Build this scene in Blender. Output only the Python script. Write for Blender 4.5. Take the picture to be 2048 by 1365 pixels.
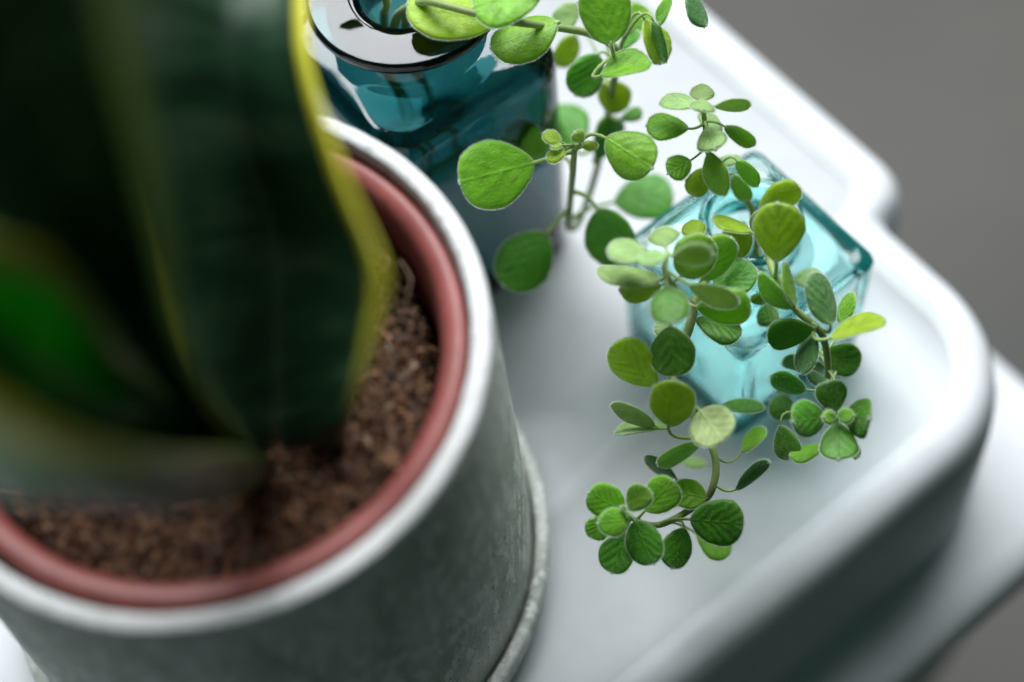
import bpy, math, random
import numpy as np
from mathutils import Vector, Matrix, noise as mnoise

S = bpy.context.scene
for o in list(bpy.data.objects):
    bpy.data.objects.remove(o, do_unlink=True)
COL = S.collection
rnd = random.Random(7)

# ------------------------------------------------------------------ camera
CAM_Z, PITCH, ROLL, FPX = 0.62344, math.radians(60.555), math.radians(-7.657), 3605.45
FW = Vector((0, math.cos(PITCH), -math.sin(PITCH)))
_rt = Vector((1, 0, 0)); _up = _rt.cross(FW)
RT = math.cos(ROLL) * _rt + math.sin(ROLL) * _up
UP = -math.sin(ROLL) * _rt + math.cos(ROLL) * _up
CAMP = Vector((0, 0, CAM_Z))
cd = bpy.data.cameras.new('camera'); cam = bpy.data.objects.new('camera', cd); COL.objects.link(cam)
m = Matrix((RT, UP, -FW)).transposed().to_4x4(); m.translation = CAMP
cam.matrix_world = m
cd.sensor_width = 36; cd.lens = FPX / 2048 * 36; cd.clip_start = 0.01; cd.clip_end = 50
cd.dof.use_dof = True; cd.dof.focus_distance = 0.607; cd.dof.aperture_fstop = 2.45; cd.dof.aperture_blades = 0
S.camera = cam

# ------------------------------------------------------------------ light: one tall window behind the things, dim room around
w = bpy.data.worlds.new('World'); S.world = w; w.use_nodes = True
w.node_tree.nodes['Background'].inputs[0].default_value = (0.48, 0.90, 0.80, 1)
w.node_tree.nodes['Background'].inputs[1].default_value = 0.060
ld = bpy.data.lights.new('window_light', 'AREA'); ld.shape = 'RECTANGLE'; ld.size = 1.9; ld.size_y = 1.25
ld.energy = 102; ld.color = (0.93, 0.965, 1.0)
lo = bpy.data.objects.new('window_light', ld); COL.objects.link(lo)
lo.location = (0.05, 1.48, 1.55)
lo.rotation_euler = (Vector((0.05, 0.33, 0.05)) - lo.location).to_track_quat('-Z', 'Y').to_euler()
S.view_settings.view_transform = 'Standard'; S.view_settings.look = 'None'
S.view_settings.exposure = 0; S.view_settings.gamma = 1
S.render.engine = 'CYCLES'
S.cycles.use_denoising = True
S.cycles.max_bounces = 16; S.cycles.transmission_bounces = 14; S.cycles.transparent_max_bounces = 12
S.cycles.sample_clamp_indirect = 25


def at(px, py, d):
    """world point seen at photograph pixel (2048 wide) px, py, at depth d metres"""
    return CAMP + d * (FW + RT * ((px - 1024) / FPX) - UP * ((py - 682.5) / FPX))


# ------------------------------------------------------------------ helpers
def obj(name, verts, faces, mats, parent=None, smooth=True, mi=None, attrs=None, off=None):
    me = bpy.data.meshes.new(name)
    me.from_pydata([tuple(v) for v in verts], [], faces)
    for mt in (mats if isinstance(mats, (list, tuple)) else [mats]):
        me.materials.append(mt)
    if mi is not None:
        me.polygons.foreach_set('material_index', mi)
    if smooth:
        me.polygons.foreach_set('use_smooth', [True] * len(me.polygons))
    for k, v in (attrs or {}).items():
        a = me.attributes.new(k, 'FLOAT', 'POINT'); a.data.foreach_set('value', v)
    me.update()
    o = bpy.data.objects.new(name, me); COL.objects.link(o)
    if parent is not None:
        o.parent = parent
        me.transform(Matrix.Translation(-(off if off is not None else parent.location)))
    return o


def tag(o, label=None, cat=None, group=None, kind=None):
    for k, v in (('label', label), ('category', cat), ('group', group), ('kind', kind)):
        if v: o[k] = v
    return o


def empty(name, loc, label, cat, group=None):
    e = bpy.data.objects.new(name, None); COL.objects.link(e); e.location = loc; e.empty_display_size = .01
    return tag(e, label, cat, group)


def sweep(rings, close_ring=True, cap0=False, cap1=False):
    """rings: list of equally long point lists -> verts, faces"""
    n = len(rings[0]); V = [p for r in rings for p in r]; F = []
    for i in range(len(rings) - 1):
        for j in range(n if close_ring else n - 1):
            k = (j + 1) % n
            F.append((i * n + j, i * n + k, (i + 1) * n + k, (i + 1) * n + j))
    if cap0: F.append(tuple(range(n - 1, -1, -1)))
    if cap1: F.append(tuple(range((len(rings) - 1) * n, len(rings) * n)))
    return V, F


def catmull(P, n):
    P = [Vector(p) for p in P]
    Q = [2 * P[0] - P[1]] + P + [2 * P[-1] - P[-2]]
    out = []
    for i in range(len(P) - 1):
        a, b, c, d = Q[i:i + 4]
        for k in range(n):
            t = k / n
            out.append(.5 * ((2 * b) + (c - a) * t + (2 * a - 5 * b + 4 * c - d) * t * t + (-a + 3 * b - 3 * c + d) * t ** 3))
    out.append(P[-1].copy())
    return out


def tube(path, radii, ns=8):
    rings = []; up = Vector((.3, .2, 1)).normalized()
    for i, p in enumerate(path):
        d = (path[min(i + 1, len(path) - 1)] - path[max(i - 1, 0)])
        d = d.normalized() if d.length > 1e-9 else Vector((0, 0, 1))
        x = up - d * up.dot(d)
        x = x.normalized() if x.length > 1e-4 else d.orthogonal().normalized()
        y = d.cross(x); up = x
        r = radii[i] if hasattr(radii, '__len__') else radii
        rings.append([p + r * (math.cos(a) * x + math.sin(a) * y) for a in [2 * math.pi * k / ns for k in range(ns)]])
    return sweep(rings, True, True, True)


def lathe(profile, cx, cy, n=128, wob=0.0):
    rings = []
    for (r, z) in profile:
        g = []
        for k in range(n):
            a = 2 * math.pi * k / n; c, d = math.cos(a), math.sin(a)
            q = Vector((c * .09, d * .09, z)); e = 0
            if wob and r > .02: e = wob * (mnoise.noise(q * 45) + .6 * mnoise.noise(q * 160))
            g.append(Vector((cx + (r + e) * c, cy + (r + e) * d, z + .5 * e * (1 if z > .12 else 0))))
        rings.append(g)
    V, F = sweep(rings)
    return V, F


def smooth_profile(P, n=5):
    return [(v.x, v.y) for v in catmull([(a, b, 0) for a, b in P], n)]


# ------------------------------------------------------------------ materials
class NT:
    def __init__(s, name):
        s.m = bpy.data.materials.new(name); s.m.use_nodes = True
        s.t = s.m.node_tree; s.t.nodes.clear(); s.out = s.n('ShaderNodeOutputMaterial')

    def n(s, typ, ins=None, **kw):
        nd = s.t.nodes.new(typ)
        for k, v in kw.items(): setattr(nd, k, v)
        for k, v in (ins or {}).items():
            if isinstance(v, bpy.types.NodeSocket): s.t.links.new(v, nd.inputs[k])
            else: nd.inputs[k].default_value = v
        return nd

    def noise(s, scale, detail=4, rough=.55, coord=None, dist=0):
        nd = s.n('ShaderNodeTexNoise', {'Scale': scale, 'Detail': detail, 'Roughness': rough, 'Distortion': dist})
        s.t.links.new(coord or s.n('ShaderNodeTexCoord').outputs['Object'], nd.inputs['Vector'])
        return nd.outputs[0]

    def ramp(s, fac, stops):
        r = s.n('ShaderNodeValToRGB', {'Fac': fac}); e = r.color_ramp.elements
        while len(e) < len(stops): e.new(.5)
        for x, (p, c) in zip(e, stops): x.position = p; x.color = (*c, 1) if len(c) == 3 else c
        return r.outputs[0]

    def mix(s, fac, a, b, blend='MIX'):
        nd = s.n('ShaderNodeMix', data_type='RGBA', blend_type=blend)
        for k, v in ((0, fac), (6, a), (7, b)):
            if isinstance(v, bpy.types.NodeSocket): s.t.links.new(v, nd.inputs[k])
            else: nd.inputs[k].default_value = v if k == 0 else (*v, 1)
        return nd.outputs[2]

    def bump(s, h, strength, dist=.001):
        return s.n('ShaderNodeBump', {'Height': h, 'Strength': strength, 'Distance': dist}).outputs[0]

    def bsdf(s, **k):
        return s.n('ShaderNodeBsdfPrincipled', {a.replace('_', ' '): v for a, v in k.items()})

    def done(s, sh, vol=None):
        s.t.links.new(sh, s.out.inputs['Surface'])
        if vol: s.t.links.new(vol, s.out.inputs['Volume'])
        return s.m


def c4(c): return (*c, 1)


def mat_plastic_white():
    t = NT('white_plastic')
    n = t.noise(55, 5); col = t.ramp(n, [(.3, (.575, .592, .605)), (.7, (.625, .64, .652))])
    fine = t.noise(900, 3)
    rg = t.n('ShaderNodeMapRange', {'Value': t.noise(30, 5), 'To Min': .48, 'To Max': .62}).outputs[0]
    b = t.bsdf(Base_Color=col, Roughness=rg, Normal=t.bump(fine, .12, .0004))
    b.inputs['Specular IOR Level'].default_value = .36
    return t.done(b.outputs[0])


def mat_ceramic(name, rimw=False, li=1.0):
    t = NT(name)
    tc = t.n('ShaderNodeTexCoord').outputs['Object']
    mp = t.n('ShaderNodeMapping', {'Vector': tc, 'Scale': (1, 1, .4)}).outputs[0]
    big = t.noise(60, 6, .6, mp); mid = t.noise(240, 7, .66, mp, .15); fine = t.noise(900, 4, .6, tc)
    vor = t.n('ShaderNodeTexVoronoi', {'Vector': mp, 'Scale': 330.0, 'Randomness': 1.0}).outputs['Distance']
    base = t.ramp(big, [(.32, (.38 * li, .40 * li, .36 * li)), (.5, (.52 * li, .535 * li, .495 * li)), (.68, (.64 * li, .64 * li, .61 * li))])
    flake = t.ramp(mid, [(.52, (0, 0, 0)), (.57, (1, 1, 1))])
    col = t.mix(flake, base, (.90, .905, .89))
    pit = t.ramp(t.noise(520, 3, .5, tc), [(.30, (1, 1, 1)), (.36, (0, 0, 0))])
    col = t.mix(pit, col, (.13, .13, .10))
    if rimw: # glaze worn white on the lip
        z = t.n('ShaderNodeSeparateXYZ', {'Vector': t.n('ShaderNodeNewGeometry').outputs['Position']}).outputs[2]
        zz = t.n('ShaderNodeMath', {0: z, 1: t.n('ShaderNodeMath', {0: mid, 1: .004}, operation='MULTIPLY').outputs[0]}, operation='ADD').outputs[0]
        lip = t.n('ShaderNodeMapRange', {'Value': zz, 'From Min': .1645, 'From Max': .1675}).outputs[0]
        lipc = t.ramp(t.noise(330, 5, .6, tc), [(.30, (.52, .51, .48)), (.46, (.76, .76, .75)), (.7, (.80, .80, .79))])
        col = t.mix(lip, col, lipc)
    h = t.n('ShaderNodeMath', {0: mid, 1: fine}, operation='ADD').outputs[0]
    b = t.bsdf(Base_Color=col, Roughness=.8, Normal=t.bump(h, .9, .0007))
    b.inputs['Specular IOR Level'].default_value = .3
    return t.done(b.outputs[0])


def mat_terracotta():
    t = NT('terracotta_plastic')
    col = t.ramp(t.noise(70, 6), [(.3, (.235, .056, .047)), (.7, (.32, .082, .070))])
    dust = t.ramp(t.noise(300, 4), [(.55, (0, 0, 0)), (.8, (.22, .22, .22))])
    col = t.mix(dust, col, (.42, .24, .2))
    dirt = t.ramp(t.noise(120, 6, .65), [(.56, (0, 0, 0)), (.72, (.6, .6, .6))])
    col = t.mix(dirt, col, (.16, .055, .04))
    b = t.bsdf(Base_Color=col, Roughness=.45, Normal=t.bump(t.noise(500, 3), .15, .0005))
    return t.done(b.outputs[0])


def mat_soil():
    t = NT('coir_soil')
    a = t.n('ShaderNodeAttribute', attribute_name='tone').outputs['Fac']
    col = t.ramp(a, [(0, (.018, .011, .008)), (.25, (.095, .040, .020)), (.55, (.35, .145, .062)), (.85, (.58, .31, .15)), (1, (.62, .52, .42))])
    col = t.mix(t.noise(1500, 3), col, (.03, .018, .012), 'MIX')
    b = t.bsdf(Base_Color=col, Roughness=.8)
    return t.done(b.outputs[0])


def mat_glass(name, col, dens, cloud=.0, ccol=(1, 1, 1), bump=.05, scale=60):
    """thick tinted bottle glass, very slightly cloudy on the surface"""
    t = NT(name)
    nb = t.bump(t.noise(scale, 2), bump, .002)
    g = t.n('ShaderNodeBsdfGlass', {'Color': (1, 1, 1, 1), 'Roughness': 0.0, 'IOR': 1.5, 'Normal': nb})
    d = t.n('ShaderNodeBsdfTranslucent', {'Color': c4(ccol)})
    e = t.n('ShaderNodeBsdfDiffuse', {'Color': c4(ccol)})
    de = t.n('ShaderNodeMixShader', {0: .4, 1: d.outputs[0], 2: e.outputs[0]})
    sm = t.n('ShaderNodeMapRange', {'Value': t.noise(90, 5, .6), 'From Min': .3, 'From Max': .75, 'To Min': cloud * .55, 'To Max': cloud * 1.5}).outputs[0]
    mx = t.n('ShaderNodeMixShader', {0: sm, 1: g.outputs[0], 2: de.outputs[0]})
    v = t.n('ShaderNodeVolumeAbsorption', {'Color': c4(col), 'Density': dens})
    return t.done(mx.outputs[0], v.outputs[0])


def mat_leaf(name, top, under, trans, tw=.38, sheen=.12):
    t = NT(name)
    T = t.n('ShaderNodeAttribute', attribute_name='lt').outputs['Fac']
    Y = t.n('ShaderNodeAttribute', attribute_name='ly').outputs['Fac']
    side = t.n('ShaderNodeAttribute', attribute_name='side').outputs['Fac']
    rn = t.n('ShaderNodeAttribute', attribute_name='rnd').outputs['Fac']
    mt = lambda op, a, b=0.0: t.n('ShaderNodeMath', {0: a, 1: b}, operation=op).outputs[0]
    wob = mt('MULTIPLY', mt('SUBTRACT', t.noise(120, 3), .5), .34)
    ay = mt('ABSOLUTE', Y)
    mid = t.n('ShaderNodeMapRange', {'Value': ay, 'From Min': .075, 'From Max': .01}).outputs[0]
    q = mt('MULTIPLY', mt('ADD', mt('SUBTRACT', T, mt('MULTIPLY', mt('POWER', ay, .85), mt('ADD', mt('MULTIPLY', rn, .2), .42))), wob), mt('ADD', mt('MULTIPLY', mt('FRACT', mt('MULTIPLY', rn, 7.3)), 2.0), 3.3))
    fr = mt('ABSOLUTE', mt('SUBTRACT', mt('FRACT', q), .5))
    sv = t.n('ShaderNodeMapRange', {'Value': fr, 'From Min': .14, 'From Max': .02}).outputs[0]
    puff = t.n('ShaderNodeMapRange', {'Value': fr, 'From Min': .0, 'From Max': .45}, interpolation_type='SMOOTHSTEP').outputs[0]
    sv = mt('MULTIPLY', sv, t.n('ShaderNodeMapRange', {'Value': ay, 'From Min': .92, 'From Max': .45}).outputs[0])
    cv = t.n('ShaderNodeCombineXYZ', {0: mt('MULTIPLY', T, 15.0), 1: mt('MULTIPLY', Y, 9.0), 2: mt('MULTIPLY', rn, 40.0)}).outputs[0]
    net = t.n('ShaderNodeTexVoronoi', {'Vector': cv, 'Scale': 1.0}, feature='DISTANCE_TO_EDGE').outputs['Distance']
    nv = t.n('ShaderNodeMapRange', {'Value': net, 'From Min': .09, 'From Max': .0}).outputs[0]
    vein = mt('MAXIMUM', mid, mt('MAXIMUM', mt('MULTIPLY', sv, .62), mt('MULTIPLY', nv, .22)))
    mot = t.ramp(t.noise(230, 4), [(.28, (.70, .70, .70)), (.72, (1.22, 1.22, 1.22))])
    tone = t.n('ShaderNodeMapRange', {'Value': rn, 'To Min': .82, 'To Max': 1.2}).outputs[0]
    tp = t.mix(1.0, top, mot, 'MULTIPLY'); un = t.mix(1.0, under, mot, 'MULTIPLY')
    col = t.mix(side, un, tp)
    lv = tuple(min(1, c * 1.7 + .05) for c in top)
    col = t.mix(mt('MULTIPLY', vein, .16), col, lv)
    blem = t.ramp(t.noise(520, 3, .7), [(.70, (0, 0, 0)), (.78, (.7, .7, .7))])
    col = t.mix(blem, col, (.30, .24, .06))
    eg = t.n('ShaderNodeMapRange', {'Value': t.n('ShaderNodeAttribute', attribute_name='lv').outputs['Fac'], 'From Min': .90, 'From Max': 1.0}).outputs[0]
    col = t.mix(mt('MULTIPLY', eg, .6), col, tuple(min(.8, c * 1.2 + .16) for c in top))
    hs = t.n('ShaderNodeHueSaturation', {'Color': col, 'Value': tone})
    t.t.links.new(t.n('ShaderNodeMapRange', {'Value': rn, 'To Min': .488, 'To Max': .508}).outputs[0], hs.inputs['Hue'])
    col = hs.outputs[0]
    h = mt('ADD', mt('SUBTRACT', mt('MULTIPLY', puff, mt('ADD', mt('MULTIPLY', mt('FRACT', mt('MULTIPLY', rn, 13.7)), .6), .25)), mt('MULTIPLY', mid, .6)), mt('ADD', mt('MULTIPLY', t.noise(2400, 3, .6), .3), mt('MULTIPLY', t.noise(420, 2), 1.6)))
    h = mt('SUBTRACT', h, mt('MULTIPLY', nv, .18))
    nrm = t.bump(h, .58, .0004)
    b = t.bsdf(Base_Color=col, Roughness=.40, Normal=nrm, Sheen_Weight=sheen, Sheen_Roughness=.4, Sheen_Tint=(.9, 1, .85, 1))
    b.inputs['Specular IOR Level'].default_value = .48
    tcol = t.mix(mt('MULTIPLY', vein, .35), trans, tuple(c * .6 + .03 for c in trans))
    tr = t.n('ShaderNodeBsdfTranslucent', {'Color': tcol, 'Normal': nrm})
    mx = t.n('ShaderNodeMixShader', {0: tw, 1: b.outputs[0], 2: tr.outputs[0]})
    return t.done(mx.outputs[0])


def mat_hair():
    t = NT('leaf_hair')
    b = t.bsdf(Base_Color=(.84, .90, .78, 1), Roughness=.5)
    tr = t.n('ShaderNodeBsdfTranslucent', {'Color': (.88, .93, .80, 1)})
    return t.done(t.n('ShaderNodeMixShader', {0: .5, 1: b.outputs[0], 2: tr.outputs[0]}).outputs[0])


def mat_stem(name, a, b_, c):
    t = NT(name)
    col = t.ramp(t.noise(120, 4), [(.35, a), (.62, b_), (.78, c)])
    b = t.bsdf(Base_Color=col, Roughness=.5, Sheen_Weight=.3)
    tr = t.n('ShaderNodeBsdfTranslucent', {'Color': c4(b_)})
    return t.done(t.n('ShaderNodeMixShader', {0: .3, 1: b.outputs[0], 2: tr.outputs[0]}).outputs[0])


def mat_snake(name, g=1.0, tw=.22, tcg=(.03, .22, .01), mcol=(.52, .50, .03), f0=.06, mw=.425):
    t = NT(name)
    u = t.n('ShaderNodeAttribute', attribute_name='across').outputs['Fac']   # 0..1 between margins
    v = t.n('ShaderNodeAttribute', attribute_name='along').outputs['Fac']
    e = t.n('ShaderNodeMath', {0: t.n('ShaderNodeMath', {0: u, 1: .5}, operation='SUBTRACT').outputs[0]}, operation='ABSOLUTE').outputs[0]
    nz = t.noise(40, 4)
    comb = t.n('ShaderNodeCombineXYZ', {0: t.n('ShaderNodeMath', {0: u, 1: 1.3}, operation='MULTIPLY').outputs[0],
                                       1: t.n('ShaderNodeMath', {0: v, 1: 16.0}, operation='MULTIPLY').outputs[0]}).outputs[0]
    band = t.noise(1.0, 4, .6, comb, .8)
    green = t.ramp(band, [(.36, (.010 * g, .038 * g, .016 * g)), (.52, (.022 * g, .080 * g, .033 * g)), (.68, (.075 * g, .14 * g, .07 * g))])
    em = t.n('ShaderNodeMath', {0: e, 1: t.n('ShaderNodeMath', {0: nz, 1: .04}, operation='MULTIPLY').outputs[0]}, operation='ADD').outputs[0]
    mg = t.n('ShaderNodeMapRange', {'Value': em, 'From Min': mw, 'From Max': mw + .035}).outputs[0]
    mg = t.n('ShaderNodeMath', {0: mg, 1: t.n('ShaderNodeMapRange', {'Value': v, 'From Min': f0, 'From Max': f0 + .24}).outputs[0]}, operation='MULTIPLY').outputs[0]
    col = t.mix(mg, green, mcol)
    b = t.bsdf(Base_Color=col, Roughness=.38, Normal=t.bump(t.noise(400, 3), .1, .0005))
    tcol = t.mix(mg, tcg, (.60, .56, .01))
    tr = t.n('ShaderNodeBsdfTranslucent', {'Color': tcol})
    return t.done(t.n('ShaderNodeMixShader', {0: t.n('ShaderNodeMapRange', {'Value': v, 'From Min': .12, 'From Max': .5, 'To Min': 0.0, 'To Max': tw}).outputs[0], 1: b.outputs[0], 2: tr.outputs[0]}).outputs[0])


def mat_floor():
    t = NT('grey_floor')
    tc = t.n('ShaderNodeTexCoord').outputs['Object']
    mp = t.n('ShaderNodeMapping', {'Vector': tc, 'Rotation': (0, 0, math.radians(57.7)), 'Scale': (.6, 2.2, 1)}).outputs[0]
    col = t.ramp(t.noise(2.2, 4, .6, mp), [(.3, (.026, .026, .021)), (.7, (.064, .057, .047))])
    col = t.mix(t.ramp(t.noise(60, 5, .6, mp), [(.3, (0, 0, 0)), (.8, (.5, .5, .5))]), col, (.042, .039, .034))
    b = t.bsdf(Base_Color=col, Roughness=.6)
    return t.done(b.outputs[0])


M_WHITE = mat_plastic_white(); M_POT = mat_ceramic('whitewashed_ceramic', True, 1.3); M_SAUCER = mat_ceramic('whitewashed_saucer', False, 1.3)
M_TERRA = mat_terracotta(); M_SOIL = mat_soil()
M_AQUA = mat_glass('aqua_glass', (.03, .88, .86), 60, .035, (.25, .95, .92))
M_TEAL = mat_glass('teal_glass', (.02, .52, .54), 560, .004, (.01, .16, .19), .10, 45)
M_HAIR = mat_hair(); M_STEM = mat_stem('stem_green', (.24, .36, .09), (.36, .47, .16), (.32, .24, .11)); M_PET = mat_stem('petiole_green', (.30, .46, .11), (.42, .56, .18), (.40, .52, .17)); M_SNAKE = mat_snake('snake_plant_leaf', .55, mw=.40); M_SNAKE2 = mat_snake('backlit_snake_plant_leaf', 1.0, .30, (.07, .50, .006), (.22, .25, .04)); M_SNAKE3 = mat_snake('shaded_snake_plant_leaf', .8, .2, (.03, .2, .01), (.36, .50, .22), -.2, .36); M_FLOOR = mat_floor()  # snake leaf variants: backlight and shade put into their greens and margins
LEAF = {
    'g': mat_leaf('leaf_fresh_green', (.22, .50, .028), (.34, .55, .11), (.46, .84, .015), .42),
    'd': mat_leaf('leaf_deep_green', (.088, .285, .016), (.16, .37, .055), (.17, .60, .008), .38),
    'y': mat_leaf('leaf_yellow_green', (.40, .60, .032), (.48, .63, .12), (.66, .88, .018), .46),
    'p': mat_leaf('leaf_pale_frosted', (.32, .50, .17), (.52, .62, .28), (.48, .70, .09), .36, .4),
    'b': mat_leaf('leaf_bluish_green', (.105, .27, .075), (.21, .38, .13), (.12, .48, .05), .34, .3),
}

# ------------------------------------------------------------------ floor
fz = -0.42
tag(obj('floor', [(-4, -3, fz), (4, -3, fz), (4, 5, fz), (-4, 5, fz)], [(0, 1, 2, 3)], M_FLOOR, smooth=False), kind='structure')

# ------------------------------------------------------------------ white lidded box (the surface everything stands on)
TU = Vector((.534, -.845, 0)).normalized(); TN = Vector((.845, .534, 0)).normalized()


def rounded(corners, seg=14):
    """corners: (u, n, radius) in order -> points, outward offset handled by the caller with changed corners"""
    pts = []; N = len(corners)
    for i in range(N):
        p = Vector(corners[i][:2]); a = Vector(corners[i - 1][:2]); b = Vector(corners[(i + 1) % N][:2]); r = corners[i][2]
        da = (a - p).normalized(); db = (b - p).normalized()
        ang = da.angle(db); tl = r / math.tan(ang / 2)
        bis = (da + db).normalized(); c = p + bis * (r / math.sin(ang / 2))
        s = p + da * tl; e = p + db * tl
        vs, ve = s - c, e - c
        a0 = math.atan2(vs.y, vs.x); a1 = math.atan2(ve.y, ve.x)
        dl = (a1 - a0 + math.pi) % (2 * math.pi) - math.pi
        for k in range(seg + 1):
            t = a0 + dl * k / seg
            pts.append(Vector((c.x + r * math.cos(t), c.y + r * math.sin(t))))
    return pts


def box_outline(off, rs):
    """outline offset outwards by off; crease at off = 0.  One side has a wider latch section with a step."""
    U1, U0, N1, N2, N0 = -.162 + off, -.66 - off, .322 + off, .343 + off * 1.06, -.24 - off
    return rounded([(U0, N0, .03 + off), (U1, N0, .03 + off), (U1, N1, .040 + off * rs), (-.250 + off * .55, N1, max(.003, .010 - off * .35)),
                    (-.257 + off * .55, N2, .012 + off * .55), (U0, N2, .03 + off)])


def lift(pts, z): return [TU * p.x + TN * p.y + Vector((0, 0, z)) for p in pts]


box = empty('storage_box', TU * -.4 + TN * .05 + Vector((0, 0, fz)), 'white plastic lidded box with rounded corners carrying the pot and both bottles', 'storage box')
inner = lift(box_outline(-.0030, 1), 0.0)
V, F = sweep([inner, lift(box_outline(-.0031, 1), -.003)], True); F.append(tuple(range(len(inner))))
obj('lid_panel', V, F, M_WHITE, box)
prof = [(-.0030, 0), (-.0022, .0002), (-.0010, .0007), (.0006, .0016), (.0020, .0020), (.0040, .0021), (.0070, .0017), (.0105, .0004), (.0138, -.0028), (.0162, -.0080),
        (.0176, -.0150), (.0184, -.026), (.0188, -.045), (.0191, -.070), (.0193, -.092)]
V, F = sweep([lift(box_outline(o_, 1.15), z) for o_, z in prof])
obj('lid_rim', V, F, M_WHITE, box)


def tier(off, r): return rounded([(-.70 - off, -.28 - off, .04), (-.130 + off, -.28 - off, .04), (-.130 + off, .357 + off, r), (-.226 - off * .3, .357 + off, .012), (-.236 - off * .3, .322 + off * .5, .008), (-.70 - off, .322 + off * .5, .04)], 16)


prof2 = [(-.045, -.0842), (.004, -.0850), (.011, -.0868), (.0155, -.0912), (.0172, -.0975), (.0170, -.108), (.014, -.1105), (.008, -.110)]
V, F = sweep([lift(tier(o_, .05), z) for o_, z in prof2])
obj('lid_flange', V, F, M_WHITE, box)
V, F = sweep([lift(tier(o_, .05), z) for o_, z in [(.006, -.108), (.004, -.14), (-.01, fz + .012), (-.014, fz + .003), (-.03, fz)]], True, False, True)
obj('box_body', V, F, M_WHITE, box)

# ------------------------------------------------------------------ pot, saucer, nursery pot
PX, PY = -.0938, .2700
sp = [(.0, .004), (.080, .004), (.0900, .0050), (.0925, .0085), (.0930, .0150), (.0935, .0192), (.0948, .0210), (.0968, .0212), (.0982, .0200), (.0986, .0170), (.0978, .010), (.0955, .0025), (.090, .0006), (.0, .0004)]
V, F = lathe(sp[:1] + smooth_profile(sp[1:13], 4) + sp[13:], PX, PY, 200, .0003)
tag(obj('pot_saucer', V, F, M_SAUCER), 'round whitewashed ceramic saucer under the big pot', 'saucer')
op = [(.0, .0048), (.084, .0048), (.0885, .0065), (.0912, .0120), (.0920, .022), (.0918, .060), (.0908, .110), (.0896, .150), (.0892, .1625), (.0891, .1666), (.0882, .1684), (.0862, .1690), (.0840, .1687), (.0829, .1668), (.0824, .158), (.0822, .10), (.082, .02), (.075, .012), (.0, .012)]
V, F = lathe(op[:1] + smooth_profile(op[1:17], 5) + op[17:], PX, PY, 240, .00035)
tag(obj('plant_pot', V, F, M_POT), 'large round whitewashed ceramic pot with worn white rim holding the red inner pot', 'pot')
NX, NY = PX + .0010, PY + .0008
npf = [(.0, .0135), (.062, .0135), (.065, .016), (.0725, .120), (.0735, .150), (.0790, .1525), (.0806, .1545), (.0809, .1590), (.0803, .1628), (.0785, .1645), (.0755, .1640), (.0733, .1622), (.0722, .1588), (.0715, .150), (.071, .12), (.063, .018), (.0, .018)]
V, F = lathe(npf[:1] + smooth_profile(npf[1:16], 5) + npf[16:], NX, NY, 180)
tag(obj('nursery_pot', V, F, M_TERRA), 'terracotta red plastic inner pot sitting in the white pot', 'inner pot')


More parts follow.
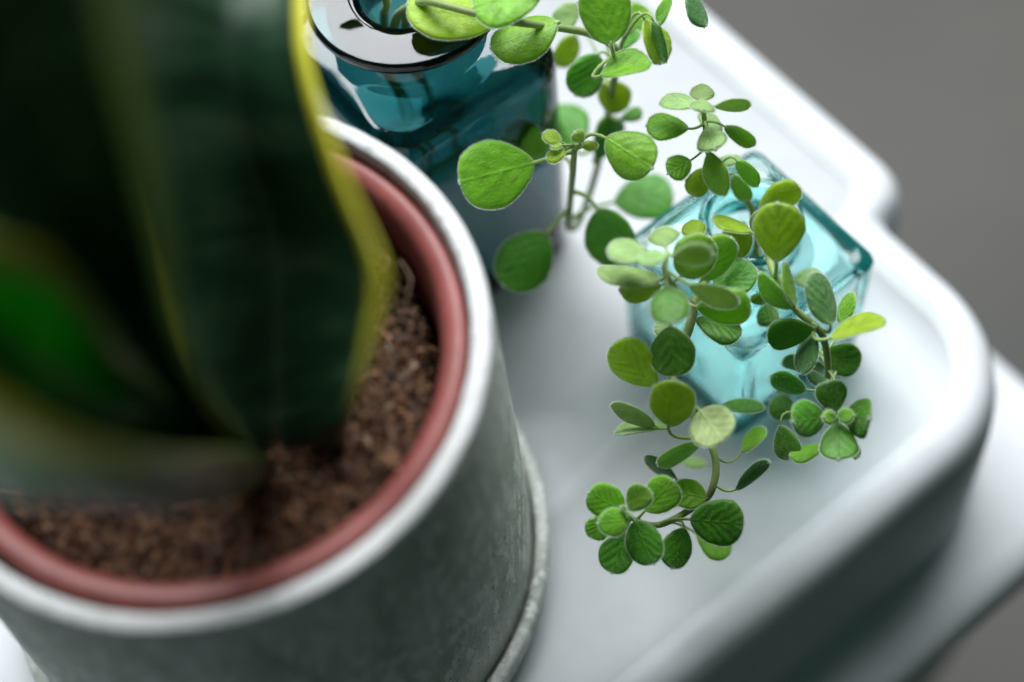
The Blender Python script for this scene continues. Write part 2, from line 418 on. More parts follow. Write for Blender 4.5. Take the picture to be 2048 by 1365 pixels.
# ------------------------------------------------------------------ soil
def build_soil():
    V, F, T = [], [], []
    NR, NA, R0, Z0 = 40, 150, .0708, .1440

    def hz(x, y):
        p = Vector((x, y, 0))
        rr2 = math.hypot(x - NX, y - NY) / R0; an = math.degrees(math.atan2(y - NY, x - NX))
        gap = max(0, (rr2 - .88) / .12) * max(0, 1 - abs((an - 8) / 34)) * .020 + max(0, (rr2 - .95) / .05) * .002
        return -gap + .0022 * mnoise.noise(p * 60) + .0013 * mnoise.noise(p * 190) + .0008 * mnoise.noise(p * 480)
    for i in range(NR + 1):
        r = R0 * i / NR
        for j in range(NA):
            a = 2 * math.pi * j / NA
            x, y = NX + r * math.cos(a), NY + r * math.sin(a)
            edge = max(0, (i / NR - .9) / .1)
            V.append((x, y, Z0 + hz(x, y) - .002 * edge)); T.append(.02 + .25 * rnd.random())  # bed toned dark: shade between the crumbs put into its colour
    for i in range(NR):
        for j in range(NA):
            k = (j + 1) % NA
            F.append((i * NA + j, i * NA + k, (i + 1) * NA + k, (i + 1) * NA + j))
    for q in range(7500):      # crumbs
        r = (R0 - .0015) * math.sqrt(rnd.random()); a = rnd.random() * 2 * math.pi
        x, y = NX + r * math.cos(a), NY + r * math.sin(a)
        s = .0003 + .0014 * rnd.random() ** 3
        c = Vector((x, y, Z0 + hz(x, y) + s * .5 + rnd.random() * .0012)); tone = min(1, .05 + .9 * rnd.random() ** 1.7)
        b = len(V)
        el = 1 + 1.6 * rnd.random() ** 2
        ax = Vector((rnd.gauss(0, 1), rnd.gauss(0, 1), rnd.gauss(0, .5))).normalized()
        for d in ((1, 0, 0), (-1, 0, 0), (0, 1, 0), (0, -1, 0), (0, 0, 1), (0, 0, -1)):
            d = Vector(d) * (.6 + .8 * rnd.random()) + Vector((rnd.gauss(0, .2), rnd.gauss(0, .2), rnd.gauss(0, .2)))
            d = d + ax * (d.dot(ax) * (el - 1))
            V.append(c + s * d); T.append(tone)
        for f in ((0, 2, 4), (2, 1, 4), (1, 3, 4), (3, 0, 4), (2, 0, 5), (1, 2, 5), (3, 1, 5), (0, 3, 5)):
            F.append(tuple(b + k for k in f))
    for q in range(3400):      # coir fibres
        r = (R0 - .004) * math.sqrt(rnd.random()); a = rnd.random() * 2 * math.pi
        x, y = NX + r * math.cos(a), NY + r * math.sin(a); ang = rnd.random() * 2 * math.pi; L = .003 + .013 * rnd.random() ** 1.4
        bend = rnd.gauss(0, 1.5); P = []; p = Vector((x, y, Z0 + hz(x, y) + .0008)); zz = rnd.uniform(-.1, .7)
        for k in range(6):
            P.append(p.copy()); p = p + Vector((math.cos(ang), math.sin(ang), zz)) * (L / 5); ang += bend / 5; zz -= .16
            if math.hypot(p.x - NX, p.y - NY) > R0 - .002: break
        if len(P) < 3: continue
        v, f = tube(P, .00008 + .00016 * rnd.random(), 4); b = len(V); V += v; F += [tuple(b + k for k in g) for g in f]
        T += [.30 + .68 * rnd.random()] * len(v)
    for pts, rad, tn in (([(774, 686, .538), (782, 705, .536), (788, 735, .537), (797, 766, .541)], .00030, 1.0), ([(800, 520, .548), (822, 560, .540), (812, 610, .538), (840, 640, .538)], .00016, .9),
                        ([(648, 306, .563), (672, 298, .5615), (695, 288, .561)], .00016, .95), ([(660, 420, .570), (700, 412, .565), (738, 418, .566)], .00012, .9), ([(142, 968, .498), (138, 1000, .493), (148, 1035, .494)], .00014, .95), ([(798, 690, .540), (760, 705, .538), (715, 715, .541)], .0003, .7)):
        v, f = tube(catmull([at(*q) for q in pts], 6), rad, 5); b = len(V); V += v; F += [tuple(b + k for k in g) for g in f]; T += [tn] * len(v)
    o = obj('potting_soil', V, F, M_SOIL, smooth=False, attrs={'tone': T})
    tag(o, 'brown crumbly coir potting soil with loose fibres in the red inner pot', 'soil', kind='stuff')


build_soil()


# ------------------------------------------------------------------ glass bottles
def sq_ring(cx, cy, rot, s, r, z, n=96):
    """rounded square of half side s and corner radius r (r >= s is a circle of radius s), sampled by angle"""
    out = []
    for k in range(n):
        a = 2 * math.pi * k / n; c, d = math.cos(a), math.sin(a)
        if r >= s * .999: rad = s
        else:
            ac, ad = abs(c), abs(d); q = s - r
            rad = s / max(ac, ad)
            if ac * rad > q and ad * rad > q:   # corner arc
                b = q * (ac + ad); rad = b + math.sqrt(max(0, b * b - (2 * q * q - r * r)))
        out.append(Vector((cx + rad * math.cos(a + rot), cy + rad * math.sin(a + rot), z)))
    return out


def bottle(name, cx, cy, rot, prof, mat, label):
    rings = [sq_ring(cx, cy, rot, s, r, z) for s, r, z in prof]
    V, F = sweep(rings, True, True, True)
    return tag(obj(name, V, F, mat), label, 'bottle')


def seg(P, n=3):
    return [(v.x, v.y, v.z) for v in catmull(P, n)]


BX, BY, BR = .0893, .3393, math.radians(166.8 + 45)
sm = seg([(.027, .004, .0006), (.0306, .0045, .0010), (.0322, .0042, .0030), (.0326, .004, .010), (.0330, .004, .055), (.0330, .0038, .0622), (.0325, .0040, .0646), (.0310, .0042, .0659), (.0285, .0055, .0665)], 3) \
    + seg([(.0285, .0055, .0665), (.0240, .0140, .0680), (.0200, .020, .0700), (.0184, .0184, .0720), (.0178, .0178, .0760), (.0178, .0178, .0815), (.0185, .0185, .0830), (.0186, .0186, .0850), (.0176, .0176, .0862), (.0162, .0162, .0862), (.0150, .0150, .0852), (.0146, .0146, .0820), (.0146, .0146, .0720), (.0152, .0152, .0680), (.019, .015, .0640), (.0265, .0065, .0625)], 3)[1:] \
    + seg([(.0265, .0065, .0625), (.0283, .0050, .0608), (.0290, .0045, .0570), (.0292, .004, .030), (.0290, .0040, .0120), (.0275, .004, .0088), (.022, .004, .0076)], 3)[1:]
bottle('glass_bottle', BX, BY, BR, sm, M_AQUA, 'small square aqua glass bottle with short round neck on the box lid')
TX, TY, TR = -.0203, .4085, math.radians(166 + 45)
tl = seg([(.030, .010, .0006), (.0355, .012, .0012), (.0380, .012, .0050), (.0388, .012, .015), (.0390, .012, .100), (.0389, .012, .1130), (.0379, .0122, .1195), (.0355, .0130, .1232), (.0310, .0180, .1248), (.0260, .0240, .1262), (.0215, .0215, .1295), (.0200, .0200, .1360), (.0198, .0198, .1415),
          (.0215, .0215, .1440), (.0280, .0280, .1468), (.0330, .0330, .1474), (.0341, .0341, .1486), (.0343, .0343, .1503), (.0335, .0335, .1516), (.0318, .0318, .1520), (.0255, .0255, .1520), (.0200, .0200, .1518), (.0176, .0176, .1511), (.0160, .0160, .1494), (.0152, .0152, .1450), (.0150, .0150, .1400), (.0152, .0152, .1340), (.0180, .0180, .1280), (.0240, .0200, .1235), (.0300, .0150, .1200), (.0335, .0110, .1140), (.0347, .0100, .1050), (.0350, .010, .040), (.0345, .010, .0130), (.0310, .010, .0085), (.024, .010, .0075)], 3)
bottle('glass_bottle', TX, TY, TR, tl, M_TEAL, 'large square dark teal glass bottle with wide flat lip behind the pot')


# ------------------------------------------------------------------ leafy cuttings
def leaf_geom(L, W, cup, curl, seed, shape, nt=20, nv=14):
    """fleshy scalloped leaf; x along, y across, z towards the upper face.  returns rings of points + vein + side + margin list"""
    r = random.Random(seed); th = .00048 + .00016 * r.random()
    pa, pb = shape; tm = pa / (pa + pb); nrm = tm ** pa * (1 - tm) ** pb
    nveins = 4.6 + r.random(); ph = r.random() * 6.28; wav = .02 + .03 * r.random(); asym = r.gauss(0, .05); cr = .004 + .009 * r.random()
    P, vein, side, marg, surf = [], [], [], [], []
    for i in range(nt + 1):
        t = .5 - .5 * math.cos(math.pi * (i / nt) * .985 + .012); t = min(t, .9995)
        hw = W / 2 * (t ** pa * (1 - t) ** pb / nrm)
        hw = max(hw, W * .028 * (1 - t))
        cren = 1 + cr * math.sin(t * 30 + ph) + .03 * math.sin(t * 9 + 2 * ph) * min(1, t * 2)
        xc = L * t; zc = -curl * L * t * t * .5
        ring = []
        for k in range(2 * nv):
            top = k <= nv
            v = -1 + 2 * k / nv if top else 1 - 2 * (k - nv) / nv
            vv = math.copysign(abs(v) ** .85, v)
            y = vv * hw * cren * (1 + asym * (1 if v > 0 else -1))
            yn = y / (W / 2)
            z = zc + cup * W * .5 * (yn * yn) + wav * L * math.sin(yn * 3 + t * 5 + ph) * .25
            # veins: midrib + side veins curving to the tip
            q = (t - abs(yn) * .38) * nveins; fr = abs(q - round(q)) / nveins
            ve = max(math.exp(-(yn / .055) ** 2) * (1 - t * .6), .75 * math.exp(-(fr / .018) ** 2) * (1 if 0.1 < t < .93 else .3) * (1 - abs(v) ** 6))
            edge = (1 - abs(v) ** 3.5)
            pucker = .0036 * L / .02 * .020 * (1 - math.exp(-(fr / .05) ** 2)) * (1 - math.exp(-(yn / .12) ** 2)) * edge
            prof = th * math.sqrt(max(0, 1 - v ** 4))
            z += (prof + pucker * 2.2 - ve * .00012) if top else (-prof + pucker * 1.2 - ve * .00022)
            ring.append(Vector((xc, y, z))); vein.append((t, yn, abs(v))); side.append(1.0 if top else 0.0)
            if k in (0, nv): marg.append((len(P), k))
        P.append(ring)
    return P, vein, side


HAIR_SCALE = 1.0


def add_hairs(V, F, MI, pts, nrms, seed, n, ln):
    r = random.Random(seed)
    for q in range(n):
        j = r.randrange(len(pts)); p = pts[j]; nn = nrms[j]
        if isinstance(p, tuple): p = p[0].lerp(p[1], r.random())
        d = (nn + Vector((r.gauss(0, .45), r.gauss(0, .45), r.gauss(0, .45)))).normalized()
        s = d.orthogonal().normalized(); s = Matrix.Rotation(r.random() * 6.28, 3, d) @ s
        l = ln * (.5 + r.random() * .8); wd = .000030
        b = len(V); V += [p - s * wd, p + s * wd, p + d * l]; F.append((b, b + 1, b + 2)); MI.append(1)


def make_leaf(root, spec, stem_pts, seed):
    bx, by, tx, ty, wpx, sg, d, colr = spec[:8]
    opt = spec[8] if len(spec) > 8 else {}
    rr = random.Random(seed); k = opt.get('k', .80 + .14 * rr.random())
    s = d / FPX; B = at(bx, by, d)
    view = (B - CAMP).normalized()
    sd = (RT * (tx - bx) - UP * (ty - by)); p = sd.length; sd = sd - view * sd.dot(view); sd.normalize()
    pe = view.cross(sd).normalized() * -1
    if wpx / k > p:
        Lp = wpx / k; al = min(math.acos(max(0, p / Lp)), math.radians(76))
        axis = (math.cos(al) * sd + math.sin(al) * sg * (-view)).normalized(); wd = pe; W = wpx * s; L = Lp * s
    else:
        be = min(math.acos(wpx / (k * p)), math.radians(76))
        axis = sd; wd = (math.cos(be) * pe + math.sin(be) * sg * (-view)).normalized(); L = p * s; W = k * L
    nz = axis.cross(wd).normalized()
    if nz.dot(-view) < 0: wd = -wd; nz = -nz
    if opt.get('under'): wd = -wd; nz = -nz
    shape = opt.get('shape', (.50 + .30 * rr.random(), .40 + .10 * rr.random()))
    cup = opt.get('cup', rr.uniform(-.26, .16)); curl = opt.get('curl', rr.uniform(.0, .40))
    near = p > 50
    rings, vein, side = leaf_geom(L, W, cup, curl, seed, shape, 20 if near else 14, 14 if near else 10)
    # curl bends away from the straight base-tip line: re-aim so the tip stays put
    tipz = -curl * L * .5; ca = math.atan2(-tipz, L)
    Mx = Matrix((axis, wd, nz)).transposed()
    rot = Matrix.Rotation(-ca, 3, 'Y')
    W3 = lambda v: B + Mx @ (rot @ v)
    R = [[W3(v) for v in g] for g in rings]
    V, F = sweep(R, True, True, True)
    V = list(V); MI = [0] * len(F); n = len(R[0]); half = n // 2
    # petiole
    axw = Mx @ (rot @ Vector((1, 0, 0)))
    A = None
    if opt.get('from'):
        A = at(*opt['from'])
    elif stem_pts:
        best = min(stem_pts, key=lambda q: (q - B).length + .35 * max(0, (B - q).dot(FW)))
        A = best
    att_v, att_s = list(vein), list(side); pet = None
    if A is not None and (A - B).length > .0008:
        dist = (A - B).length
        C1 = B - axw * min(dist * .5, .008); C0 = A + (C1 - A) * .4 + Vector((0, 0, .12 * dist))
        path = []
        for i in range(9):
            t = i / 8; path.append((1 - t) ** 3 * A + 3 * t * (1 - t) ** 2 * C0 + 3 * t * t * (1 - t) * C1 + t ** 3 * (B + axw * L * .05))
        rad = [max(.00045, min(.0010, L * .038)) * (1.15 - .4 * i / 8) for i in range(9)]
        v, f = tube(path, rad, 7); pet = [list(v), list(f), [0] * len(f)]
        pn = []
        for i, q in enumerate(v): pn.append((q - path[min(i // 7, 8)]).normalized())
        add_hairs(pet[0], pet[1], pet[2], v, pn, seed + 5, int(60 + dist * 6000), .0005)
    # hair fringe and down
    mp, mn, tp, tn = [], [], [], []
    for i in range(1, len(R) - 1):
        c = (R[i][0] + R[i][half]) / 2
        for kk in (0, half):
            q = R[i][kk]; mp.append((q, R[i + 1][kk]))
            mn.append(((q - c).normalized() * 1.0 + (axw * (1 if i > len(R) * .6 else .1))).normalized())
        for kk in range(1, half):
            tp.append((R[i][kk], R[i + 1][kk + 1])); tn.append(Mx @ rot @ Vector((0, 0, 1)))
    for kk in range(0, n, 4):
        mp.append((R[-1][kk], R[-1][(kk + 3) % n])); mn.append(axw)
    hs = opt.get('hair', 1.0)
    add_hairs(V, F, MI, mp, mn, seed + 1, int((500 + 90000 * W) * hs), .00072)
    add_hairs(V, F, MI, tp, tn, seed + 2, int((160 + 36000 * W) * hs), .00052)
    ext = len(V) - len(att_v)
    # hairs were interleaved after petiole: pad attributes
    att_v += [(0.0, 0.0, 0.0)] * ext; att_s += [1.0] * ext
    lf = obj('leaf', V, F, [LEAF[colr], M_HAIR], root, mi=MI, attrs={'lt': [q[0] for q in att_v], 'ly': [q[1] for q in att_v], 'lv': [q[2] for q in att_v], 'side': att_s, 'rnd': [rr.random()] * len(V)})
    if pet: obj('petiole', pet[0], pet[1], [M_PET, M_HAIR], lf, mi=pet[2], off=root.location)
    return lf


SEED = [100]


def cutting(label, stems, leaves, base, group):
    """stems: lists of (px, py, depth, radius mm); leaves: specs"""
    root = empty('plant_cutting', base, label, 'plant', group)
    allp = []
    for st in stems:
        P = [at(a, b, c) if not isinstance(a, Vector) else a for a, b, c, *_ in st]
        path = catmull(P, 8)
        rr_ = [q[3] / 1000 for q in st]; rad = []
        for i in range(len(path)):
            f = i / 8; j = min(int(f), len(rr_) - 2); rad.append(rr_[j] + (rr_[j + 1] - rr_[j]) * (f - j))
        V, F = tube(path, rad, 10); V = list(V); MI = [0] * len(F)
        nr = [(q - path[min(i // 10, len(path) - 1)]).normalized() for i, q in enumerate(V)]
        L = sum((path[i + 1] - path[i]).length for i in range(len(path) - 1))
        add_hairs(V, F, MI, list(V), nr, SEED[0], int(L * 12000), .0005)
        obj('stem', V, F, [M_STEM, M_HAIR], root, mi=MI)
        allp += path[:]
    for sp_ in leaves:
        SEED[0] += 17
        make_leaf(root, sp_, allp, SEED[0])
    return root


def W_(x, y, z, r): return (Vector((x, y, z)), None, None, r)


GA = 'plant cuttings in the aqua bottle'; GT = 'plant cuttings in the teal bottle'
U = {'under': True}
# --- upright sprig
S1 = [(1404, 204, .601, .7), (1409, 240, .604, .9), (1412, 264, .607, 1.0), (1416, 305, .613, 1.0), (1440, 342, .62, 1.1), (1488, 395, .632, 1.2), (1505, 425, .642, 1.2), W_(.094, .345, .060, 1.2), W_(.098, .335, .030, 1.2)]
L1 = [(1403, 202, 1405, 171, 49, -1, .601, 'p'), (1390, 209, 1322, 206, 34, 1, .598, 'p'), (1430, 213, 1500, 209, 26, 1, .598, 'p'), (1406, 202, 1402, 222, 52, 1, .597, 'p'),
      (1376, 258, 1295, 251, 54, 1, .604, 'g'), (1410, 258, 1428, 233, 58, -1, .616, 'p'), (1450, 254, 1509, 289, 32, 1, .600, 'g'), (1414, 258, 1430, 298, 60, 1, .600, 'p'),
      (1418, 305, 1447, 389, 50, 1, .600, 'g', {'shape': (.75, .6)}), (1380, 322, 1338, 347, 50, 1, .607, 'g'), (1414, 338, 1386, 391, 46, -1, .608, 'y'),
      (1434, 326, 1480, 317, 22, -1, .63, 'p'), (1474, 322, 1514, 371, 32, 1, .615, 'g'), (1470, 350, 1498, 400, 34, 1, .622, 'g')]
cutting('upright sprig with small frosted leaves, topmost of the aqua bottle', [S1], L1, (BX, BY, .02), GA)
# --- right hand stem with the cross-shaped rosette
S2 = [(1674, 834, .597, .8), (1668, 850, .606, 1.0), (1655, 800, .618, 1.1), (1655, 720, .613, 1.2), (1640, 664, .603, 1.2), (1590, 618, .600, 1.2), (1550, 552, .600, 1.3), (1532, 490, .612, 1.3), (1515, 440, .634, 1.3), W_(.091, .338, .062, 1.3), W_(.080, .332, .028, 1.3)]
L2 = [(1518, 421, 1597, 376, 60, 1, .603, 'y'), (1553, 524, 1555, 409, 101, 1, .592, 'y', {'cup': -.05, 'curl': .1}), (1501, 464, 1428, 436, 28, 1, .603, 'y'), (1503, 468, 1440, 503, 66, -1, .606, 'y'),
      (1588, 618, 1520, 548, 40, -1, .594, 'g', {'cup': .25}), (1589, 613, 1570, 527, 22, 1, .592, 'g'), (1586, 562, 1642, 552, 40, -1, .64, 'p'),
      (1661, 649, 1630, 547, 56, 1, .592, 'b'), (1680, 650, 1705, 586, 32, -1, .615, 'g'), (1660, 677, 1768, 643, 40, -1, .588, 'y', {'cup': .2}), (1628, 657, 1538, 680, 62, -1, .596, 'd', {'under': True}),
      (1626, 668, 1604, 747, 44, 1, .600, 'b'), (1650, 700, 1718, 732, 68, -1, .622, 'd'), (1652, 735, 1566, 726, 34, -1, .628, 'b'), (1611, 780, 1543, 757, 44, -1, .618, 'd'),
      (1658, 772, 1616, 746, 24, 1, .606, 'b'), (1557, 645, 1518, 622, 48, -1, .63, 'd'), (1500, 600, 1534, 597, 24, 1, .613, 'g', {'from': (1480, 580, .62)}),
      # rosette
      (1671, 824, 1656, 764, 62, 1, .596, 'd', {'cup': -.22}), (1650, 836, 1587, 843, 74, 1, .597, 'd', {'cup': -.2}), (1690, 830, 1738, 838, 80, 1, .598, 'd', {'cup': -.2}), (1675, 848, 1677, 917, 75, 1, .596, 'd', {'cup': -.2}),
      (1671, 835, 1646, 834, 28, 1, .592, 'g', {'cup': .1}), (1676, 834, 1707, 830, 30, 1, .592, 'g', {'cup': .1}),
      (1650, 894, 1582, 913, 34, 1, .604, 'g'), (1706, 884, 1712, 917, 20, -1, .620, 'd'), (1562, 850, 1581, 919, 52, 1, .610, 'd', {'from': (1640, 845, .615)}), (1592, 832, 1543, 804, 52, -1, .635, 'd')]
cutting('stem hanging over the right of the aqua bottle, ending in a cross-shaped rosette', [S2], L2, (BX, BY, .02), GA)
# --- front stem with the frosted top and the low rosette
S4 = [(1252, 1024, .597, .7), (1262, 1036, .602, .9), (1320, 1050, .608, 1.1), (1405, 1003, .606, 1.2), (1426, 972, .603, 1.3), (1432, 930, .603, 1.3), (1421, 888, .604, 1.3), (1390, 835, .612, 1.3), (1346, 770, .610, 1.4), (1362, 705, .606, 1.5), (1380, 650, .603, 1.6), (1398, 585, .604, 1.6), (1432, 525, .612, 1.5), (1470, 470, .628, 1.5), (1486, 452, .640, 1.4), W_(.086, .343, .060, 1.3), W_(.078, .345, .026, 1.3)]
S4b = [(1336, 506, .573, .7), (1329, 540, .582, .9), (1345, 570, .592, 1.0), (1388, 612, .603, 1.1)]
L4 = [(1332, 494, 1325, 456, 64, -1, .576, 'p'), (1302, 512, 1216, 499, 50, 1, .573, 'p'), (1336, 513, 1276, 518, 30, 1, .568, 'p'), (1345, 512, 1422, 511, 46, 1, .568, 'p'),
      (1318, 560, 1196, 542, 40, 1, .584, 'p'), (1322, 570, 1242, 582, 48, -1, .590, 'y'), (1335, 574, 1345, 646, 80, 1, .570, 'd', {'cup': -.2}), (1392, 482, 1385, 442, 48, -1, .600, 'y'),
      (1362, 553, 1418, 476, 84, 1, .590, 'g', {'cup': -.1}), (1404, 560, 1462, 478, 70, 1, .598, 'g'), (1430, 582, 1512, 540, 74, -1, .604, 'd'), (1378, 570, 1474, 606, 44, 1, .580, 'p'),
      (1393, 614, 1500, 622, 74, 1, .594, 'g'), (1392, 640, 1481, 667, 50, -1, .606, 'd'), (1341, 652, 1348, 753, 93, 1, .590, 'd', {'cup': -.14, 'curl': .1}), (1313, 770, 1222, 694, 84, -1, .596, 'y', {'curl': .05}),
      (1336, 850, 1350, 763, 92, 1, .594, 'y', {'curl': .1}), (1400, 822, 1444, 881, 94, 1, .592, 'p', {'under': True}), (1308, 852, 1225, 810, 36, -1, .600, 'p', {'under': True}), (1340, 852, 1232, 866, 24, 1, .606, 'p'),
      (1341, 670, 1316, 645, 40, -1, .610, 'p'),
      (1404, 884, 1316, 929, 34, -1, .601, 'g', {'under': True}), (1354, 962, 1290, 915, 28, -1, .620, 'b'), (1414, 930, 1366, 918, 24, 1, .65, 'p'), (1472, 979, 1537, 924, 28, 1, .602, 'b'),
      (1412, 996, 1346, 982, 60, -1, .604, 'g'), (1380, 1039, 1486, 1046, 94, 1, .602, 'd', {'from': (1322, 1049, .606)}), (1392, 1066, 1458, 1106, 52, -1, .628, 'g', {'from': (1330, 1050, .61)}), (1368, 1056, 1345, 1136, 62, -1, .606, 'd', {'from': (1322, 1049, .608)}),
      (1270, 1042, 1306, 1126, 74, 1, .596, 'd', {'cup': -.15}), (1250, 1066, 1224, 1145, 70, 1, .601, 'd', {'from': (1262, 1036, .603)}), (1256, 1040, 1198, 1046, 56, 1, .592, 'g'), (1246, 1022, 1178, 986, 70, 1, .596, 'g'),
      (1260, 1022, 1291, 974, 52, 1, .592, 'g'), (1290, 1022, 1346, 962, 72, 1, .601, 'g', {'from': (1275, 1038, .604)}), (1216, 1030, 1178, 1072, 48, -1, .613, 'g', {'from': (1258, 1034, .606)}),
      (1252, 1024, 1242, 1014, 12, 1, .590, 'g'), (1254, 1026, 1263, 1032, 10, 1, .590, 'g'),
      (1483, 906, 1529, 857, 32, -1, .618, 'g', {'from': (1430, 912, .604)}), (1440, 815, 1528, 816, 28, -1, .625, 'd', {'from': (1385, 828, .612)})]
cutting('longest stem, frosted at the top, trailing before the aqua bottle to a low rosette', [S4, S4b], L4, (BX, BY, .02), GA)
# --- stem trailing from the teal bottle
S7 = [W_(-.030, .400, .040, 1.3), W_(-.030, .412, .110, 1.6), (790, 48, .630, 1.7), (806, 22, .613, 1.6), (850, 4, .595, 1.4), (900, 14, .590, 1.3), (1000, 40, .590, 1.3), (1110, 55, .610, 1.3), (1185, 70, .620, 1.4), (1234, 106, .622, 1.4), (1222, 190, .655, 1.3), (1196, 330, .683, 1.3), (1160, 440, .690, 1.3), (1139, 455, .680, 1.3), (1141, 400, .655, 1.2), (1146, 340, .630, 1.2), (1149, 300, .613, 1.0)]
L7 = [(1115, 46, 983, 97, 88, 1, .604, 'g'), (1222, 88, 1196, -32, 104, 1, .596, 'g', {'cup': .05}), (1196, 110, 1153, 190, 72, -1, .635, 'd'), (1200, 168, 1254, 214, 64, -1, .652, 'y'),
      (1202, 152, 1299, 126, 50, -1, .600, 'g', {'cup': .25, 'from': (1234, 108, .62)}), (1290, 40, 1320, 127, 52, -1, .613, 'y', {'cup': .3, 'from': (1240, 100, .625)}), (1308, 44, 1330, 124, 24, 1, .609, 'd', {'from': (1240, 96, .625)}), (1150, 70, 1118, 132, 48, -1, .66, 'y'),
      (1152, 8, 1114, 54, 48, 1, .64, 'p'), (1254, 64, 1292, 18, 58, -1, .64, 'g'), (1240, 102, 1277, 64, 24, -1, .64, 'd'),
      (1069, 326, 922, 364, 138, 1, .610, 'g', {'cup': -.06, 'curl': .1, 'shape': (.72, .44), 'from': (1146, 304, .615)}), (1213, 277, 1300, 334, 96, 1, .600, 'g', {'cup': -.3, 'curl': .5, 'from': (1150, 303, .614)}),
      (1122, 284, 1088, 268, 28, 1, .604, 'y', {'from': (1146, 300, .613)}), (1130, 301, 1094, 319, 28, 1, .604, 'y', {'from': (1146, 300, .613)}), (1124, 291, 1101, 293, 14, 1, .603, 'y', {'from': (1146, 300, .613)}),
      (1166, 283, 1150, 265, 26, 1, .606, 'y', {'from': (1150, 300, .613)}), (1164, 291, 1194, 292, 19, 1, .606, 'y', {'from': (1150, 300, .613)}),
      (1098, 302, 992, 270, 88, -1, .655, 'g', {'from': (1145, 350, .633)}), (1150, 300, 1112, 212, 104, -1, .668, 'd'), (1192, 320, 1236, 238, 56, 1, .668, 'd'), (1228, 405, 1344, 388, 92, -1, .680, 'd', {'from': (1142, 440, .672)}),
      (1196, 420, 1258, 527, 98, 1, .650, 'd', {'from': (1144, 385, .648)}), (1093, 467, 1008, 570, 110, 1, .660, 'd', {'from': (1140, 420, .662)}), (1242, 240, 1282, 222, 28, -1, .66, 'd')]
cutting('stem trailing from the teal bottle to paired large leaves with tiny buds between', [S7], L7, (TX, TY, .02), GT)
S8 = [W_(-.012, .415, .040, 1.3), W_(-.022, .418, .110, 1.6), (812, 46, .632, 1.7), (822, 14, .613, 1.6), (870, -36, .592, 1.4), (980, -60, .590, 1.3), (1090, -20, .585, 1.3), (1180, -60, .590, 1.2), (1290, -90, .590, 1.0), (1370, -80, .590, .8)]
L8 = [(985, 51, 818, 8, 112, 1, .600, 'y', {'cup': -.08, 'from': (1060, -20, .59)}), (1082, -12, 948, 16, 92, 1, .588, 'g', {'cup': -.1}), (1342, -8, 1320, 47, 24, 1, .600, 'g'), (1376, -20, 1410, 52, 34, -1, .600, 'b'),
      (1205, -60, 1180, -130, 60, 1, .59, 'g'), (1290, -90, 1340, -140, 70, 1, .58, 'g'), (1370, -80, 1420, -100, 50, 1, .58, 'g')]
cutting('cutting with broad yellow-green leaves leaning over the lip of the teal bottle', [S8], L8, (TX, TY, .02), GT)
S9 = [W_(-.026, .416, .040, 1.3), W_(-.030, .420, .110, 1.5), (768, 30, .632, 1.5), (772, 0, .615, 1.4), (730, -80, .60, 1.1), (660, -80, .62, .9)]
L9 = [(648, -30, 611, 30, 46, -1, .66, 'p'), (700, -100, 660, -150, 60, 1, .6, 'g'), (740, -100, 800, -150, 60, 1, .6, 'g')]
cutting('cutting leaning left out of the teal bottle behind the snake plant, mostly out of sight', [S9], L9, (TX, TY, .02), GT)


# ------------------------------------------------------------------ snake plant
def snake_leaf(root, rows, label=None, th=.0011, mat=None):
    nc = len(rows[0]); RN = 7
    cols = [catmull([at(*r[c]) for r in rows], RN) for c in range(nc)]
    nr = len(cols[0]); G = []
    for i in range(nr): G.append(catmull([cols[c][i] for c in range(nc)], 6))
    n = len(G[0]); V, A, Lg = [], [], []
    nrm = []
    for i in range(nr):
        row = []
        for j in range(n):
            a = G[min(i + 1, nr - 1)][j] - G[max(i - 1, 0)][j]; b = G[i][min(j + 1, n - 1)] - G[i][max(j - 1, 0)]
            q = a.cross(b); row.append(q.normalized() if q.length > 1e-12 else Vector((0, 0, 1)))
        nrm.append(row)
    rings = []
    for i in range(nr):
        top, bot = [], []
        for j in range(n):
            e = th * math.sqrt(max(.06, 1 - abs(2 * j / (n - 1) - 1) ** 4))
            top.append(G[i][j] + nrm[i][j] * e); bot.append(G[i][j] - nrm[i][j] * e)
        rings.append(top + bot[::-1]); A += [j / (n - 1) for j in range(n)] + [j / (n - 1) for j in range(n - 1, -1, -1)]; Lg += [i / nr] * (2 * n)
    V, F = sweep(rings, True, True, True)
    o = obj('leaf', V, F, mat or M_SNAKE, root, attrs={'across': A, 'along': Lg})
    if label: o['label'] = label
    return o


snake = empty('snake_plant', (PX, PY, .144), 'dark green snake plant with yellow leaf margins rising out of the big pot', 'plant')
snake_leaf(snake, [
    [(470, 905, .536), (530, 950, .548), (580, 962, .552), (640, 935, .548), (690, 880, .536)],
    [(428, 840, .468), (480, 890, .520), (570, 890, .538), (665, 845, .515), (716, 790, .466)],
    [(346, 692, .425), (430, 740, .505), (560, 700, .532), (690, 690, .500), (756, 660, .430)],
    [(280, 480, .415), (390, 500, .495), (560, 500, .528), (700, 520, .490), (768, 545, .418)],
    [(230, 290, .418), (340, 300, .480), (490, 300, .515), (620, 320, .490), (690, 350, .438)],
    [(180, 100, .425), (300, 100, .475), (440, 100, .508), (560, 110, .500), (622, 130, .478)],
    [(150, -100, .440), (280, -110, .482), (410, -110, .512), (540, -100, .515), (600, -80, .508)],
    [(200, -400, .490), (280, -410, .505), (370, -420, .520), (440, -410, .522), (480, -400, .520)],
    [(340, -560, .530), (345, -562, .530), (350, -565, .530), (355, -562, .530), (360, -560, .530)]])
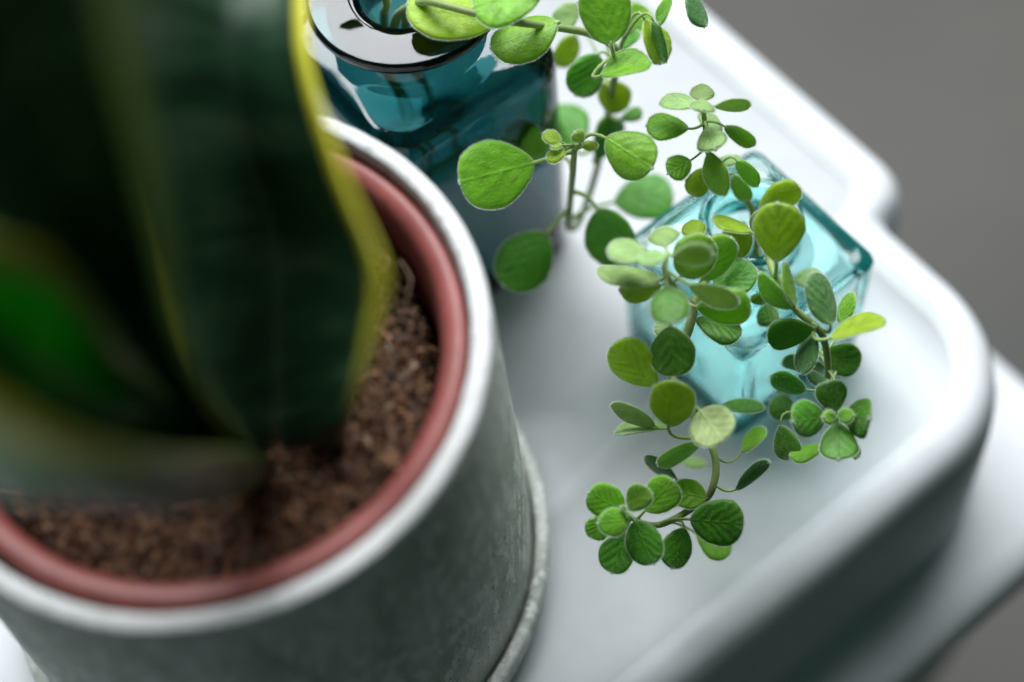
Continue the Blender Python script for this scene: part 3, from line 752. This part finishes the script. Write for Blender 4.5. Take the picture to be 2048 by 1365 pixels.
snake_leaf(snake, [
    [(520, 905, .545), (490, 905, .548), (460, 900, .546), (440, 880, .540), (420, 860, .530)],
    [(395, 730, .415), (340, 690, .430), (310, 690, .440), (285, 715, .435), (240, 742, .425)],
    [(338, 480, .375), (275, 430, .388), (220, 440, .400), (170, 530, .396), (125, 590, .388)],
    [(302, 260, .352), (215, 220, .360), (120, 230, .374), (10, 400, .374), (-60, 520, .366)],
    [(266, 50, .338), (160, 20, .344), (40, 20, .356), (-120, 220, .358), (-260, 400, .354)],
    [(200, -250, .325), (90, -270, .332), (-30, -300, .342), (-180, -250, .348), (-320, -180, .348)],
    [(40, -600, .325), (-20, -610, .33), (-90, -620, .336), (-160, -600, .34), (-210, -580, .34)],
    [(-160, -800, .33), (-165, -802, .33), (-170, -803, .33), (-175, -802, .33), (-180, -800, .33)]], mat=M_SNAKE3)
snake_leaf(snake, [
    [(470, 850, .540), (485, 885, .548), (505, 915, .552), (540, 935, .552), (560, 920, .545)],
    [(330, 800, .460), (360, 840, .490), (425, 905, .512), (500, 975, .510), (478, 900, .460)],
    [(230, 720, .412), (260, 780, .450), (305, 875, .466), (355, 1012, .453), (305, 905, .388)],
    [(165, 580, .385), (150, 680, .420), (150, 800, .436), (160, 1000, .418), (130, 870, .345)],
    [(90, 500, .368), (50, 600, .400), (20, 730, .408), (0, 985, .388), (-30, 780, .322)],
    [(-40, 470, .360), (-100, 550, .385), (-140, 660, .388), (-180, 880, .368), (-180, 660, .312)],
    [(-260, 380, .350), (-300, 430, .362), (-330, 500, .362), (-360, 620, .345), (-350, 500, .308)],
    [(-560, 250, .33), (-562, 252, .33), (-564, 254, .33), (-566, 256, .33), (-568, 258, .33)]], mat=M_SNAKE2)


def wrow(c, wdir, w, sag):
    """one row of a leaf given by world points: centre, half-width vector, hollow"""
    c, wdir = Vector(c), Vector(wdir).normalized() * w
    return [c + wdir * t + Vector((0, 0, -sag)) * (1 - t * t) for t in (-1, -.5, 0, .5, 1)]


_at = at
at = lambda *a: a[0] if isinstance(a[0], Vector) else _at(*a)
snake_leaf(snake, [[(p_,) for p_ in wrow(*r)] for r in (  # added leaf out of view, there to shade the lid at lower left
    ((-.112, .292, .141), (.8, .3, 0), .010, .006), ((-.136, .306, .200), (.85, .35, .1), .026, .008), ((-.160, .328, .262), (.85, .35, .15), .034, .008),
    ((-.188, .360, .325), (.85, .35, .2), .033, .007), ((-.215, .398, .385), (.85, .35, .2), .024, .005), ((-.232, .428, .430), (.85, .35, .2), .003, .001))])
